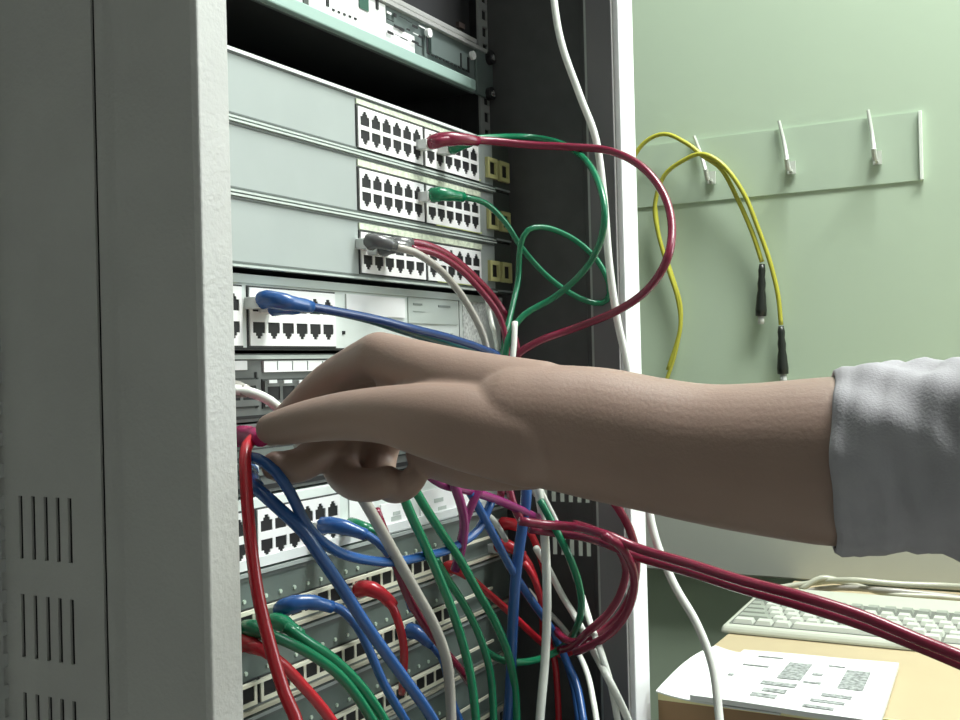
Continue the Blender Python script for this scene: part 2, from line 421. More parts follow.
# hidden panel behind the hand (X)
xz1, xz0 = zat(240, 425, YE), zat(240, 497, YE)
t = empty('patch_panel', (0, .1, xz0), 'dark patch panel behind the fingers, just above the lower white hub', 'patch panel')
bm = bmesh.new(); bx(bm, DX0, DX1, YE+.004, .10, xz0+.001, xz1-.001); bx(bm, -.235, .2395, YE, YE+.004, xz0, xz1); fin('body', bm, M['patch'], t, bevel=.0006)
feat('label_strip', t, (232, 431), (256, 434), YE, M['swface'], .001)
xx0 = aty(262, 460, YE).x
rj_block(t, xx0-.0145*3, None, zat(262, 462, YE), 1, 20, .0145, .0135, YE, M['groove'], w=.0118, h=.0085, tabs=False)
box('bottom_line', -.235, .2395, YE-.001, YE-.0001, xz0+.002, xz0+.005, M['black'], t)

# lower white hub (F)
hub2, fz0, fz1 = white_hub(499.5, 569.5, 246, 'white hub below the hand, crossed by blue cables and bearing white label plates', YH, False)
box('bottom_lip', -.235, .2395, YH-.003, YH-.0001, fz0, fz0+.006, M['lip'], hub2)
xa = aty(261, 530, YH-.003).x; xb = aty(341, 530, YH-.003).x; cw = (xb-xa)/6
zc2 = zat(262, 536.5, YH-.003)
fcen = rj_block(hub2, xa, None, zc2, 2, 6, cw, .0148, YH, M['pblock'], w=cw*.80, h=.0066)
xl = aty(248.5, 530, YH-.003).x
rj_block(hub2, xl - 6*cw, None, zc2, 2, 6, cw, .0148, YH, M['pblock'], w=cw*.80, h=.0066)
feat('label_plate', hub2, (348, 494), (374, 528), YH, M['label'], .001)
feat('label_plate', hub2, (380, 505), (411, 529), YH, M['label'], .001)
feat('label_plate', hub2, (419, 492), (456, 517), YH, M['label'], .001)
feat('label_plate', hub2, (462, 486), (487, 501), YH, M['label'], .001)
for a, b in (((393, 512), (400, 514)), ((391, 517), (401, 519)), ((434, 499), (443, 501)), ((438, 507), (446, 508.5))):
    feat('printed_mark', hub2, a, b, YH-.0010, M['hubgrey'], .0004)

# lower green-grey switches
low = []
YG = -0.010
low_lab = ['dark grey-green switch right under the lower white hub, green and blue boots in it',
           'dark grey-green switch with the light blue boot in its ports, second from top of four',
           'dark grey-green switch where the short red cable ends, third from top of four',
           'dark grey-green switch lowest of four, only its right part inside the picture']
pys = [(572.5, 641), (644.5, 713.5), (717.5, 788), (791, 862)]
for i, (pa, pb) in enumerate(pys):
    px = 247
    zt, zb = zat(px, pa, YG), zat(px, pb, YG); H = zt - zb
    t = empty('network_switch', (0, .12, zb), low_lab[i], 'network switch', 'dark grey-green switches low in the rack')
    bm = bmesh.new(); bx(bm, DX0, DX1, YG+.004, .26, zb+.001, zt-.001); bx(bm, -.235, .2395, YG, YG+.004, zb, zt)
    fin('body', bm, M['lowface'], t, bevel=.0006)
    box('top_lip', -.235, .2395, YG-.002, YG-.0001, zt-.0024, zt-.0002, M['swface'], t)
    box('top_groove', -.235, .2395, YG-.0008, YG-.0001, zt-.0050, zt-.0028, M['groove'], t)
    zp = zb + .0108
    cw = .0136
    for g in range(3):
        x0 = -.2 + g*(8*cw + .006)
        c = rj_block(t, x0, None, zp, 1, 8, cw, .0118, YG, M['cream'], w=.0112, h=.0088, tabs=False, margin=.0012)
        low.append((i, c))
    for k in range(24):
        cx = -.2 + (k//8)*(8*cw + .006) + (k % 8 + .5)*cw
        b = bmesh.new(); cyl(b, (cx, YG-.0005, zp+.0125), (0, 1, 0), .0013, .001, 10); fin('status_led', b, M['led'], t)
    box('rim_strip', -.205, .2, YG-.0050, YG-.0036, zp+.0058, zp+.0078, M['cream'], t)
    box('bottom_lip', -.235, .2395, YG-.0042, YG-.0001, zb+.0001, zb+.0022, M['beige'], t)
    box('bottom_lip', -.235, .2395, YG-.0022, YG-.0001, zb+.0026, zb+.0038, M['groove'], t)

# top 1U server
YV = 0.0
vz0 = zat(276, 9, YV); vz1 = zat(490, 54, YV)
srv = empty('rack_server', (0, .3, vz0), 'thin silver rack server with teal lower edge near the top of the picture', 'server')
bm = bmesh.new(); bx(bm, DX0, DX1, YV+.0032, .5, vz0+.001, vz1); fin('body', bm, M['gap'], srv)  # body darkened so the gap below looks shaded
box('front_panel', -.235, DX1, YV, YV+.003, vz0, vz1, M['server'], srv, bevel=.0006)
xe = aty(496, 80, YV).x
box('rack_ear', DX1+.0002, xe, YV-.002, YV+.001, vz0, vz1, M['server'], srv, bevel=.0006)
for py in (58, 94):
    b = bmesh.new(); c = aty(490.5, py, YV-.004); cyl(b, (c.x, YV-.004, c.z), (0, 1, 0), .0058, .004, 16); sc = fin('screw', b, M['black'], srv, smooth=False)
    b = bmesh.new(); cyl(b, (c.x, YV-.0066, c.z), (0, 1, 0), .0028, .0012, 12); fin('screw_head', b, M['screw'], srv)
box('bottom_lip', -.235, .21, YV-.006, YV-.0001, vz0, vz0+.009, M['teal'], srv, bevel=.001)
box('top_lip', -.235, .235, YV-.004, YV-.0001, vz1-.003, vz1, M['silver'], srv)
xs0 = aty(270, 0, YV).x; xs1 = aty(384, 20, YV).x
box('white_panel', xs0-.05, xs1, YV-.0015, YV-.0001, vz0+.0105, vz1-.004, M['pblock'], srv)
zq = lambda px, py: zat(px, py, YV)
feat('dark_slot', srv, (302, -22), (308, 9), YV-.0015, M['darkend'], .0008)
feat('dark_slot', srv, (325.5, -20), (328.5, 7), YV-.0015, M['black'], .0008)
feat('green_socket', srv, (358, -20), (368, 12), YV-.0015, mat('green_socket', (.03, .10, .07), .4), .0008)
feat('dark_slot', srv, (375, -18), (378, 10), YV-.0015, M['black'], .0008)
for k in range(5):
    feat('vent_dot', srv, (332 + k*5.5, 8.5 + k*2.2), (334.3 + k*5.5, 11.5 + k*2.2), YV-.0015, M['black'], .0006)
rnd = random.Random(3)
box('white_panel', xs1+.0004, aty(413, 40, YV).x, YV-.0014, YV-.0001, vz0+.0105, vz0+.024, M['pblock'], srv)
for k in range(18):
    px = 386 + (k % 6)*6.2 + rnd.random()*2; py = 9 + (px-386)*.49 + (k//6)*9 + rnd.random()*3
    feat('component', srv, (px, py), (px + 2.5 + rnd.random()*5, py + 2.5 + rnd.random()*3), YV-.0014 - .0001*k, M['pblock'] if k % 5 == 0 else M['black'], .0006)
# framed rectangle with dotted border
feat('drive_bay', srv, (428, 37), (468, 72), YV, M['server'], .003)
for k in range(11):
    feat('vent_dot', srv, (427.5 + k*3.8, 52.5 + k*1.72), (429.9 + k*3.8, 55.2 + k*1.72), YV-.003, M['black'], .0006)
feat('bay_line', srv, (426, 36), (427.8, 54), YV-.003, M['black'], .0006)
feat('bay_line', srv, (460, 53), (461.5, 68), YV-.003, M['black'], .0006)
feat('bay_line', srv, (467, 57), (469, 73), YV-.003, M['black'], .0006)
for px, py in ((428.5, 33), (472.5, 55.5)):
    b = bmesh.new(); c = aty(px, py, YV-.004); cyl(b, (c.x, YV-.004, c.z), (0, 1, 0), .0036, .003, 14); fin('thumb_screw', b, M['pblock'], srv)

# black device above with silver frame
uz0 = vz1 + .0012
up_ = empty('rack_unit', (0, .3, uz0), 'black-fronted rack unit with silver frame, cut off by the top of the picture', 'rack unit')
bm = bmesh.new(); bx(bm, DX0, DX1, YV+.004, .45, uz0, uz0+.088); fin('body', bm, M['black'], up_)
bm = bmesh.new(); xq = aty(389, 0, YV).x
bx(bm, -.235, DX1, YV-.003, YV+.0038, uz0, uz0+.004); bx(bm, xq-.006, xq, YV-.003, YV+.0038, uz0+.004, uz0+.088); bx(bm, -.235, DX1, YV-.003, YV+.0038, uz0+.088, uz0+.091)
fin('front_frame', bm, M['silver'], up_, bevel=.0006)
box('front_grille', -.235, xq-.0065, YV-.001, YV+.0035, uz0+.0045, uz0+.0875, M['server'], up_)
feat('dark_button', up_, (456, 22), (462, 30), YV+.0038, mat('button_brown', (.08, .06, .055), .4), .003)

# ----------------------------------------------------------------- cables
PL = {}
def P(px, py, off):        # off in cm in front of the device plane
    return aty(px, py, -off/100.0)
def plug_at(parent, p0, d, color, L=.022, r=.0055, clear=True):
    """small clear plug + moulded tapering boot along direction d starting at port point p0"""
    d = Vector(d).normalized()
    if clear:
        bm = bmesh.new()
        side = d.cross(Vector((0, 0, 1))).normalized(); u = side.cross(d).normalized()
        vs = []
        for s in (0, .011):
            for a, b in ((-1, -1), (1, -1), (1, 1), (-1, 1)):
                vs.append(bm.verts.new(p0 + d*s + side*a*.0056 + u*b*.0038))
        for f in ((0,1,2,3),(4,7,6,5),(0,4,5,1),(1,5,6,2),(2,6,7,3),(3,7,4,0)): bm.faces.new([vs[i] for i in f])
        fin('plug', bm, M['plug'], parent, bevel=.0006)
    bm = bmesh.new(); a = p0 + d*.009
    n = 7; pts = []; rr = []
    for i in range(n):
        t = i/(n-1); pts.append(a + d*L*t); rr.append(r*1.15*(1-t) + .0034*t + (.0006 if i % 2 else 0))
    tube(bm, pts, rr, 12); fin('boot', bm, C_[color], parent, smooth=True)
    return a + d*L
def boot_curve(parent, pts, color, r0=.0062, r1=.0036):
    q = catmull(pts, .004); bm = bmesh.new(); n = len(q)
    tube(bm, q, [min(r0, r0*(0.55 + 3*i/n)) * (1-i/(n-1)) + r1*i/(n-1) + (.0004 if i % 3 == 1 else 0) for i in range(n)], 12)
    return fin('boot', bm, C_[color], parent, smooth=True)
def cable(color, pts, label, r=.0028, group=None, name='network_cable', cat='cable', boots=(), bootcol=None, plugs=()):
    """pts: list of (px,py,off cm) or Vector. boots: list of ('pts') in the same form"""
    if not isinstance(pts[-1], Vector) and pts[-1][1] >= 715:
        e = pts[-1]; f = pts[-2]; dx, dy = (e[0]-f[0])*.8, (e[1]-f[1])*.8
        pts = list(pts) + [(e[0]+dx, e[1]+dy, e[2]), (e[0]+dx*1.9, e[1]+dy*2.6, e[2]), (e[0]+dx*2.3+6, 1050, e[2]), (e[0]+dx*2.3+12, 1250, e[2])]
    V = [p if isinstance(p, Vector) else P(*p) for p in pts]
    t = empty(name, V[0], label, cat, group)
    q = catmull(V); bm = bmesh.new(); tube(bm, q, r, 10)
    fin('cable_jacket', bm, C_[color], t, smooth=True)
    for b in boots:
        bv = [p if isinstance(p, Vector) else P(*p) for p in b]
        boot_curve(t, bv, bootcol or color)
        if bv[0].y > -.06:
            bm2 = bmesh.new(); c = bv[0]; bx(bm2, c.x-.0052, c.x+.0052, c.y-.004, c.y+.012, c.z-.0036, c.z+.0036)
            fin('plug', bm2, M['plug'], t, bevel=.0005)
    return t
G1 = 'patch cables hanging in the rack'
# --- upper cables from the grey switches
cable('crimson', [(432,143,3),(452,139,4),(490,141,5.5),(530,145,8),(570,147,11),(610,151,14),(642,167,17),(664,195,19),(672,228,20),(666,262,20),(646,291,18),(615,312,15),(575,328,11),(535,343,8.5),(512,362,7),(505,400,6.5),(503,450,6.5),(512,500,7.5),(522,522,8)],
      'dark red cable looping widest to the right over the cabinet post', r=.0030, group=G1, boots=[[(425,145,2.1),(440,140,3.2),(458,139,4.2),(478,141,5)]], bootcol='crimson')
cable('green', [(470,139,4),(495,137,5),(530,137,6),(562,144,9),(588,163,13),(603,198,15.5),(602,235,15.5),(586,268,13),(556,296,10),(524,315,8),(508,340,7.2),(503,380,7),(497,430,7)],
      'green cable leaving the top grey switch in one wide arc to the post', r=.0025, group=G1, boots=[[(446,150,2.1),(458,145,3),(474,140,4.2)]])
cable('green', [(462,197,3.6),(485,203,4.5),(505,222,5.2),(522,248,6),(545,274,7.5),(570,293,9),(594,303,10.5),(607,300,11.5),(609,284,12),(597,260,11),(575,240,9.5),(548,228,8),(528,230,7),(520,248,6.4),(518,280,6),(512,308,6.2),(505,340,6.5),(498,390,6.6),(492,430,6.6)],
      'green cable from the middle grey switch making a small closed loop', r=.0023, group=G1, boots=[[(427,197,2.1),(440,194,3),(463,197,3.8)]])
cable('crimson', [(402,243,3.2),(425,245,4),(452,258,4.6),(478,281,5),(498,304,5.4),(512,330,6),(518,360,6.2),(516,400,6.2),(506,450,6),(500,500,6.4)],
      'dark red cable from bottom grey switch, right one of the pair side by side', r=.0030, group=G1, boots=[[(388,247,2.0),(396,244,2.9),(412,243,3.6)]], bootcol='dgrey')
cable('grey', [(392,247,3.4),(414,252,4.2),(438,268,4.8),(457,289,5.2),(472,312,5.6),(484,338,6),(488,365,6.2),(488,420,6.2)],
      'grey cable running down left of the red one from the bottom grey switch', r=.0027, group=G1, boots=[[(366,244,2.0),(376,241,2.9),(396,246,3.7)]], bootcol='dgrey')
cable('crimson', [(410,248,3.7),(436,254,4.4),(462,271,5),(486,297,5.6),(500,318,6.2),(507,348,6.8),(508,400,6.8)],
      'dark red cable from bottom grey switch, between the grey and the other red', r=.0024, group=G1, boots=[[(376,250,2.0),(390,247,3.0),(410,247,3.9)]], bootcol='dgrey')
cable('white', [(487,300,4.6),(492,325,5.4),(497,345,6),(498,400,6)],
      'short white cable showing between two red cables left of the bundle above the arm', r=.0018, group=G1)
cable('white', [(515,322,7.6),(514,345,7.8),(512,375,7.8),(516,430,7.6),(530,480,7.6),(536,495,7.6)],
      'white cable standing upright just above the arm beside the red loop end', r=.0022, group=G1)
# --- upper white hub: blue boot + teal cables
cable('navy', [(285,303,3.2),(312,307,3.8),(340,312,4.3),(375,319,5),(410,328,5.8),(450,338,6.4),(485,350,7),(500,360,7),(505,400,7)],
      'dark blue cable with a large blue boot in the upper white hub', r=.0028, group=G1, boots=[[(258,303,1.4),(268,299,2.2),(285,302,3.2),(312,307,3.8)]], bootcol='blue')
cable('teal', [(296,308,3.2),(330,311,4),(370,320,4.7),(410,333,5.3),(450,345,5.8),(485,356,6),(500,375,6.2)],
      'dark teal cable running close under the blue one from the upper white hub', r=.0027, group=G1, boots=[[(270,306,1.4),(280,307,2.2),(300,308,3.4)]], bootcol='blue')
cable('white', [(228,389,3.4),(240,390,3.6),(256,394,4.2),(270,401,4.6),(282,412,5),(292,428,5),(300,450,5)],
      'white cable at far left going from the patch panel down behind the fingers', r=.0029, group=G1, boots=[[(226,388,1.4),(234,389,2.6),(246,391,3.9)]], bootcol='grey')

# --- red cable held by the fingers
held = cable('red', [atd(255,437,.598), atd(247,446,.585), atd(245,462,.575), atd(247,500,.565), atd(251,545,.555), atd(258,595,.548), atd(270,645,.54), atd(284,692,.535), atd(300,735,.53), atd(318,850,.53), atd(335,1200,.53)],
      'bright red cable hanging down along the left post from the plug in the fingers', r=.0033, group=G1)
boot_curve(held, [atd(238,437,.66), atd(246,436,.63), atd(256,437,.60), atd(262,439,.585)], 'pink', .0068, .0042)
# --- blue cables near the hand
cable('blue', [(246,458,5),(258,459,6),(275,471,7),(291,494,7.4),(306,524,7.6),(325,544,7.6),(352,557,7.2),(390,562,6.8),(424,556,6.6),(452,548,6.6),(478,530,7),(492,500,7.4)],
      'blue cable sagging from the left post in a shallow curve rightwards below the hand', r=.0031, group=G1)
cable('blue', [(250,483,5),(262,493,6),(284,513,7),(303,531,7.6),(318,553,8),(340,585,8.4),(368,628,8.6),(398,670,8.8),(428,712,9),(455,760,9)],
      'thick blue cable running diagonally down from the left post to the bottom edge', r=.0036, group=G1, boots=[[(248,470,1.4),(250,476,3.6),(258,489,5.6)]])
cable('blue', [(345,531,3),(360,532,4),(376,541,4.6),(390,556,5),(402,580,5),(412,610,5)],
      'short blue cable with a boot in the right ports of the lower white hub', r=.0028, group=G1, boots=[[(318,527,1.2),(330,525,2.2),(346,528,3.2),(366,535,4.2)]])
cable('green', [(362,529,2.6),(374,531,3.2),(386,540,3.6),(395,556,3.8),(402,580,3.8)],
      'short green cable peeping out behind the white label of the lower hub', r=.0027, group=G1, boots=[[(348,527,1.2),(356,526,2),(370,530,3)]])
cable('blue', [(527,470,8),(526,500,8),(522,530,7.6),(517,565,7.2),(514,600,6.8),(512,640,6.2),(510,690,5.6),(506,745,5.2)],
      'blue cable hanging straight down from the wrist between red boots and white cable', r=.0042, group=G1)
# --- lower left
cable('red', [(250,647,3.4),(262,650,4.2),(282,664,4.8),(302,685,5.2),(322,708,5.4),(345,740,5.6)],
      'red cable starting at the left post and leaving at the bottom beside green ones', r=.0033, group=G1, boots=[[(238,642,1.4),(248,644,2.6),(262,650,4)]])
cable('green', [(262,633,4),(285,641,4.8),(312,655,5.2),(338,674,5.6),(358,698,5.8),(378,730,6)],
      'lower of the two thick green cables sweeping down from the left post', r=.0032, group=G1, boots=[[(244,630,1.4),(254,629,2.8),(272,636,4.4)]])
cable('green', [(285,627,4),(305,640,4.8),(332,658,5.4),(358,683,5.8),(378,710,6),(395,740,6)],
      'upper of the two thick green cables sweeping down beside the blue boot', r=.0032, group=G1, boots=[[(268,624,1.4),(280,622,2.6),(300,635,4.4)]])
cable('blue', [(318,603,3.4),(340,609,4.4),(357,626,5),(370,652,5.4),(384,684,5.8),(402,715,6),(420,745,6)],
      'blue cable from the large arched blue boot in the upper dark switch', r=.0030, group=G1, boots=[[(278,612,1.5),(288,606,2.6),(308,602,3.4),(332,607,4.2)]])
cable('red', [(382,596,3.4),(393,608,4.2),(400,628,4.4),(404,650,4.2),(403,674,3.4),(402,692,2)],
      'short red cable bridging two dark switches, its boot curving down', r=.0029, group=G1, boots=[[(357,591,1.5),(366,588,2.6),(380,593,3.4),(394,606,4)]])
cable('blue', [(428,642,3),(440,655,3.8),(446,672,4),(452,700,4),(470,745,4)],
      'light blue boot and cable right of the short red cable', r=.0028, group=G1, boots=[[(408,632,1.5),(416,632,2.4),(432,645,3.4)]])
# --- fan of cables from under the palm
cable('grey', [(350,478,6.6),(362,497,7),(380,528,7.2),(398,560,7.2),(416,592,7),(434,625,6.8),(446,658,6.6),(450,690,6.4),(452,745,6.4)],
      'thick grey-white cable coming from under the curled fingers to bottom edge', r=.0036, group=G1)
cable('crimson', [(376,510,6.2),(392,552,6.2),(405,590,6.2),(420,618,6),(442,648,5.6),(462,672,4.6),(470,684,3)],
      'dark red cable hugging the left side of the thick grey-white cable', r=.0029, group=G1)
cable('green', [(398,480,6.8),(408,508,7.2),(424,543,7.2),(438,575,7),(452,610,6.8),(464,648,6.6),(472,685,6.6),(478,740,6.6)],
      'green cable falling from the palm, leftmost of the three green ones', r=.0032, group=G1)
cable('green', [(410,480,6.8),(422,502,7),(441,532,7),(459,558,6.8),(478,592,6.6),(495,622,6.4),(508,654,6.2),(515,690,6),(517,740,6)],
      'green cable falling from the palm, rightmost of the three green ones', r=.0032, group=G1)
cable('green', [(436,560,5.6),(448,580,5.8),(466,608,5.8),(481,640,5.8),(490,672,5.6),(493,705,5.6),(494,745,5.6)],
      'green cable in the middle of the three falling green ones', r=.0029, group=G1)
cable('blue', [(470,492,7.4),(481,512,7.4),(496,540,7.2),(512,570,7),(530,598,7),(552,630,7),(566,660,7.6),(578,690,9),(586,740,10.5)],
      'blue cable with bright highlight running diagonally under the red boots', r=.0032, group=G1)
cable('purple', [(452,480,7.8),(459,498,7.8),(464,520,7.4),(462,545,6.8),(455,570,6)],
      'magenta cable hanging down just below the wrist, left of the magenta fork', r=.0034, group=G1)
cable('purple', [(482,484,8),(474,500,7.6),(466,520,7),(461,540,6.4)],
      'short magenta cable slanting to form a fork below the wrist', r=.0030, group=G1)
cable('purple', [(420,468,6.2),(442,484,7.2),(470,491,7.4),(500,501,7.6),(525,512,8),(548,522,8.4),(575,528,10),(600,533,13)],
      'magenta cable crossing level behind the blue one to the red bundle', r=.0032, group=G1)
cable('white', [(472,498,6.6),(484,512,6.6),(495,522,6.4),(506,540,6)],
      'very short white cable piece beside the magenta fork', r=.0022, group=G1)
# --- red boots on the right
for i, (a, b, c, l) in enumerate([((500,524,1.6),(512,524,3),(528,530,4.4),'red cable whose boot lies flattest and highest of three red boots at right'),
                          ((497,548,1.6),(506,545,2.8),(524,556,4.2),'red cable whose round boot sits under the flat one, right of centre'),
                          ((446,570,1.6),(454,567,2.8),(468,576,3.8),'red cable whose short boot sits between two green cables')]):
    p = [c, (c[0]+10, c[1]+20, c[2]+.8), (c[0]+18, c[1]+50, c[2]+1), (c[0]+19, c[1]+85, c[2]+.6)] if i < 2 else [c, (484,590,4.4),(505,608,5),(526,628,5.2),(545,645,5.6),(562,655,6.6),(582,645,9)]
    cable('red', [b] + p, l, r=.0029, group=G1, boots=[[a, b, c]])
cable('red', [(524,562,5.4),(534,578,6),(541,600,6),(545,622,5.8),(550,645,5.6),(556,670,5.6),(560,745,5.6)],
      'thin red cable bowed just left of the upright white cable', r=.0027, group=G1)
cable('white', [(537,482,8.2),(543,520,8.4),(546,560,8.4),(547,610,8.4),(545,660,8.4),(541,705,8.4),(538,745,8.4)],
      'grey-white cable hanging upright right of centre to the bottom edge', r=.0034, group=G1)
cable('white', [(536,480,7.2),(545,500,7.4),(556,522,7.6),(566,550,8.4),(575,575,9),(584,602,10),(592,628,11.5),(602,655,14),(612,690,15),(622,745,15)],
      'white cable starting at the wrist and passing right of the green loop', r=.0024, group=G1)
cable('white', [(536,548,6),(548,568,6.2),(562,595,6.8),(576,618,8.6),(592,648,12),(608,678,15),(626,715,15.5),(640,750,15.5)],
      'white cable running long diagonal across the green loop to the bottom', r=.0028, group=G1)
cable('green', [(540,500,8.6),(556,530,9.6),(569,556,10.6),(579,585,11),(581,612,10.6),(571,638,9),(552,654,6.8),(525,662,6),(502,660,4.8),(484,650,2.4)],
      'green cable forming a rounded loop beside the red coil', r=.0029, group=G1)
cable('white', [(528,590,4.6),(540,604,5.2),(556,620,5.6),(570,638,7),(586,670,10),(594,705,11.5),(600,745,13)],
      'white cable emerging behind the blue one low at right centre', r=.0023, group=G1)
cable('blue', [(556,640,6.2),(566,662,7),(574,690,8),(578,720,8.6),(580,750,8.6)],
      'blue cable low at right between white cables at bottom edge', r=.0026, group=G1)
# --- red coil right, over the post
cable('crimson', [(604,490,14.5),(618,508,15),(629,528,15.5),(636,555,15.5),(634,585,15),(622,612,14),(604,630,12.5),(584,642,11),(566,640,9),(555,630,7)],
      'red cable of the coil at the right post, outermost turn', r=.0031, group=G1)
cable('crimson', [(575,524,10.4),(600,533,13.6),(618,548,15),(626,570,15),(620,595,14.4),(606,616,13.2),(590,630,12),(574,645,10),(560,650,8)],
      'red cable of the coil at the right post, innermost turn', r=.0031, group=G1)
def RB(px, py, D): return atd(px, py, D)
cable('crimson', [P(520,521,8.6), P(548,525,10), P(575,527,12), P(606,535,15.5), RB(640,549,.74), RB(690,564,.70), RB(740,580,.67), RB(800,596,.64), RB(860,615,.62), RB(920,640,.60), RB(975,662,.58), RB(1040,690,.57), RB(1200,760,.54), RB(1400,870,.50)],
      'upper of the two dark red cables stretching right across the desk view', r=.0034, group=G1)
cable('crimson', [P(530,529,8), P(556,533,9.4), P(584,537,12), P(612,546,15), RB(642,558,.76), RB(690,572,.72), RB(740,588,.69), RB(800,605,.66), RB(860,624,.64), RB(920,647,.62), RB(975,670,.60), RB(1040,697,.59), RB(1200,772,.56), RB(1400,885,.52)],
      'lower of the two dark red cables stretching right across the desk view', r=.0034, group=G1)
cable('crimson', [P(604,536,16), P(622,548,16.6), RB(634,575,.76), RB(630,605,.77), RB(614,630,.78), RB(592,645,.79), RB(575,652,.80)],
      'red cable of the coil at the right post, middle turn', r=.0031, group=G1)
# --- long white cable passing in front of the post
cable('white', [RB(556,-720,.93), RB(548,-600,.90), RB(544,-350,.885), RB(550,-60,.88), RB(554,0,.86), RB(562,45,.85), RB(580,96,.84), RB(596,140,.83), RB(604,200,.82), RB(609,262,.815), RB(617,318,.81), RB(628,368,.805), RB(640,440,.79), RB(652,525,.77), RB(672,580,.755), RB(696,622,.74), RB(712,664,.73), RB(718,705,.72), RB(722,760,.71), RB(732,950,.70), RB(742,1300,.70)],
      'long white cable running full height in front of the right post', r=.0029, name='power_cord', cat='cable')

# ------------------------------------------------------ wall: hook rail etc.
XWR = XW
a = atx(690, 139, XWR-.004); b = atx(918, 180, XWR-.004)
hr = empty('hook_rail', (XW, (a.y+b.y)/2, 0), 'clear plastic hook strip with three slim hooks mounted on the green wall', 'hook rail')
ya, yb = atx(640, 150, XWR-.004).y, atx(919, 145, XWR-.004).y
zt = atx(915, 111.5, XWR-.004).z; zb = atx(919, 180, XWR-.004).z
hr.location = (XW, (ya+yb)/2, zb)
box('strip', XWR-.0018, XWR-.0002, yb, ya+.06, zb, zt, M['acryl'], hr)
box('end_edge', XWR-.0065, XWR-.0002, yb-.004, yb-.0002, zb, zt, M['acryledge'], hr, bevel=.0006)
def hook(p0, p1):
    A = atx(p0[0], p0[1], XWR-.006); B = atx(p1[0], p1[1], XWR-.03)
    bm = bmesh.new()
    B = Vector((XWR-.022, B.y, B.z)); q = catmull([A, A.lerp(B, .5) + Vector((.005, 0, 0)), B, B + Vector((-.005, 0, .003)), B + Vector((-.008, 0, .011))], .004)
    tube(bm, q, [.0020 + .0012*i/len(q) for i in range(len(q))], 10)
    bx(bm, XWR-.0065, XWR-.0036, B.y-.005, B.y+.005, B.z-.004, B.z+.012); bx(bm, B.x, XWR-.0036, B.y-.0016, B.y+.0016, B.z-.0016, B.z+.0016)
    return fin('hook', bm, M['hook'], hr, smooth=False)
hook((694, 136), (706, 178)); hook((779, 121), (787, 168)); hook((868, 110), (874, 158))
# yellow fibre cable draped on the first hook
def W(px, py, o): return atx(px, py, XWR - o/100)
fb = empty('fibre_cable', W(700, 155, 2), 'yellow fibre optic cable coiled over the leftmost wall hook with two black plugs', 'cable')
bm = bmesh.new()
tube(bm, catmull([W(650,440,1), W(622,400,1.2), W(606,330,1.6), W(608,260,2), W(614,215,2), W(626,175,2), W(642,145,2), W(664,134,2), W(686,143,2.2), W(703,156,2.4), W(722,170,2), W(738,200,1.6), W(752,232,1.4), W(762,262,1.2)]), .0029, 10)
tube(bm, catmull([W(668,370,1), W(680,330,1), W(678,300,1), W(668,268,1.2), W(658,232,1.4), W(655,205,1.6), W(664,176,2), W(684,160,2.3), W(703,154,2.6), W(724,166,2.4), W(744,194,2), W(758,228,1.6), W(770,262,1.3), W(778,295,1.1), W(781,325,1.0)]), .0029, 10)
tube(bm, catmull([W(655,205,1.2), W(660,240,1.0), W(672,275,1), W(681,310,1), W(676,350,1), W(660,400,1), W(650,440,1)]), .0026, 10)
fin('cable_jacket', bm, C_['yellow'], fb, smooth=True)
def fplug(a, b, tip, o):
    A, B, T = W(*a, o), W(*b, o), W(*tip, o)
    bm = bmesh.new(); q = [A.lerp(B, k/8) for k in range(9)]
    tube(bm, q, [.0034, .0046, .0040, .0052, .0046, .0058, .0062, .0070, .0066], 12); p = fin('fibre_plug', bm, M['fblack'], fb, smooth=True)
    bm = bmesh.new(); tube(bm, [B, T], .0042, 12); fin('ferrule', bm, M['plug'], fb, smooth=True)
fplug((762,264), (761,316), (761,324), 1.1); fplug((781,326), (783,374), (784,384), 1.0)
# trunking on the wall
zd = 0.75
tb = atx(650, 569, XW-.05)
tk = box('trim_1', XW-.022, XW-.0005, YF+.3, YB-.05, zd+.001, zd+.115, M['trunk'], None, bevel=.002); tk['kind'] = 'structure'

# ---------------------------------------------------------------- desk
dc = atz(649, 697, zd)      # near-left corner
dx0, dy1 = dc.x, dc.y
dx0 = max(dx0, CX1+.012)
desk = empty('desk', ((dx0+XW)/2, dy1-.7, 0), 'light wooden desk top with yellow edge beside the cabinet, bearing papers and keyboard', 'desk')
box('desk_top', dx0+.0025, XW-.024, dy1-1.4, dy1, zd-.026, zd, M['desk'], desk, bevel=.001)
box('edge_band', dx0, dx0+.0023, dy1-1.4, dy1, zd-.008, zd-.0002, M['deskedge'], desk)
box('apron', dx0+.0003, dx0+.0023, dy1-1.4, dy1, zd-.026, zd-.0082, M['wood'], desk)
box('side_board', dx0+.02, XW-.07, dy1-.04, dy1-.02, 0, zd-.0262, M['wood'], desk)
box('side_board', dx0+.02, XW-.07, dy1-1.38, dy1-1.36, 0, zd-.0262, M['wood'], desk)
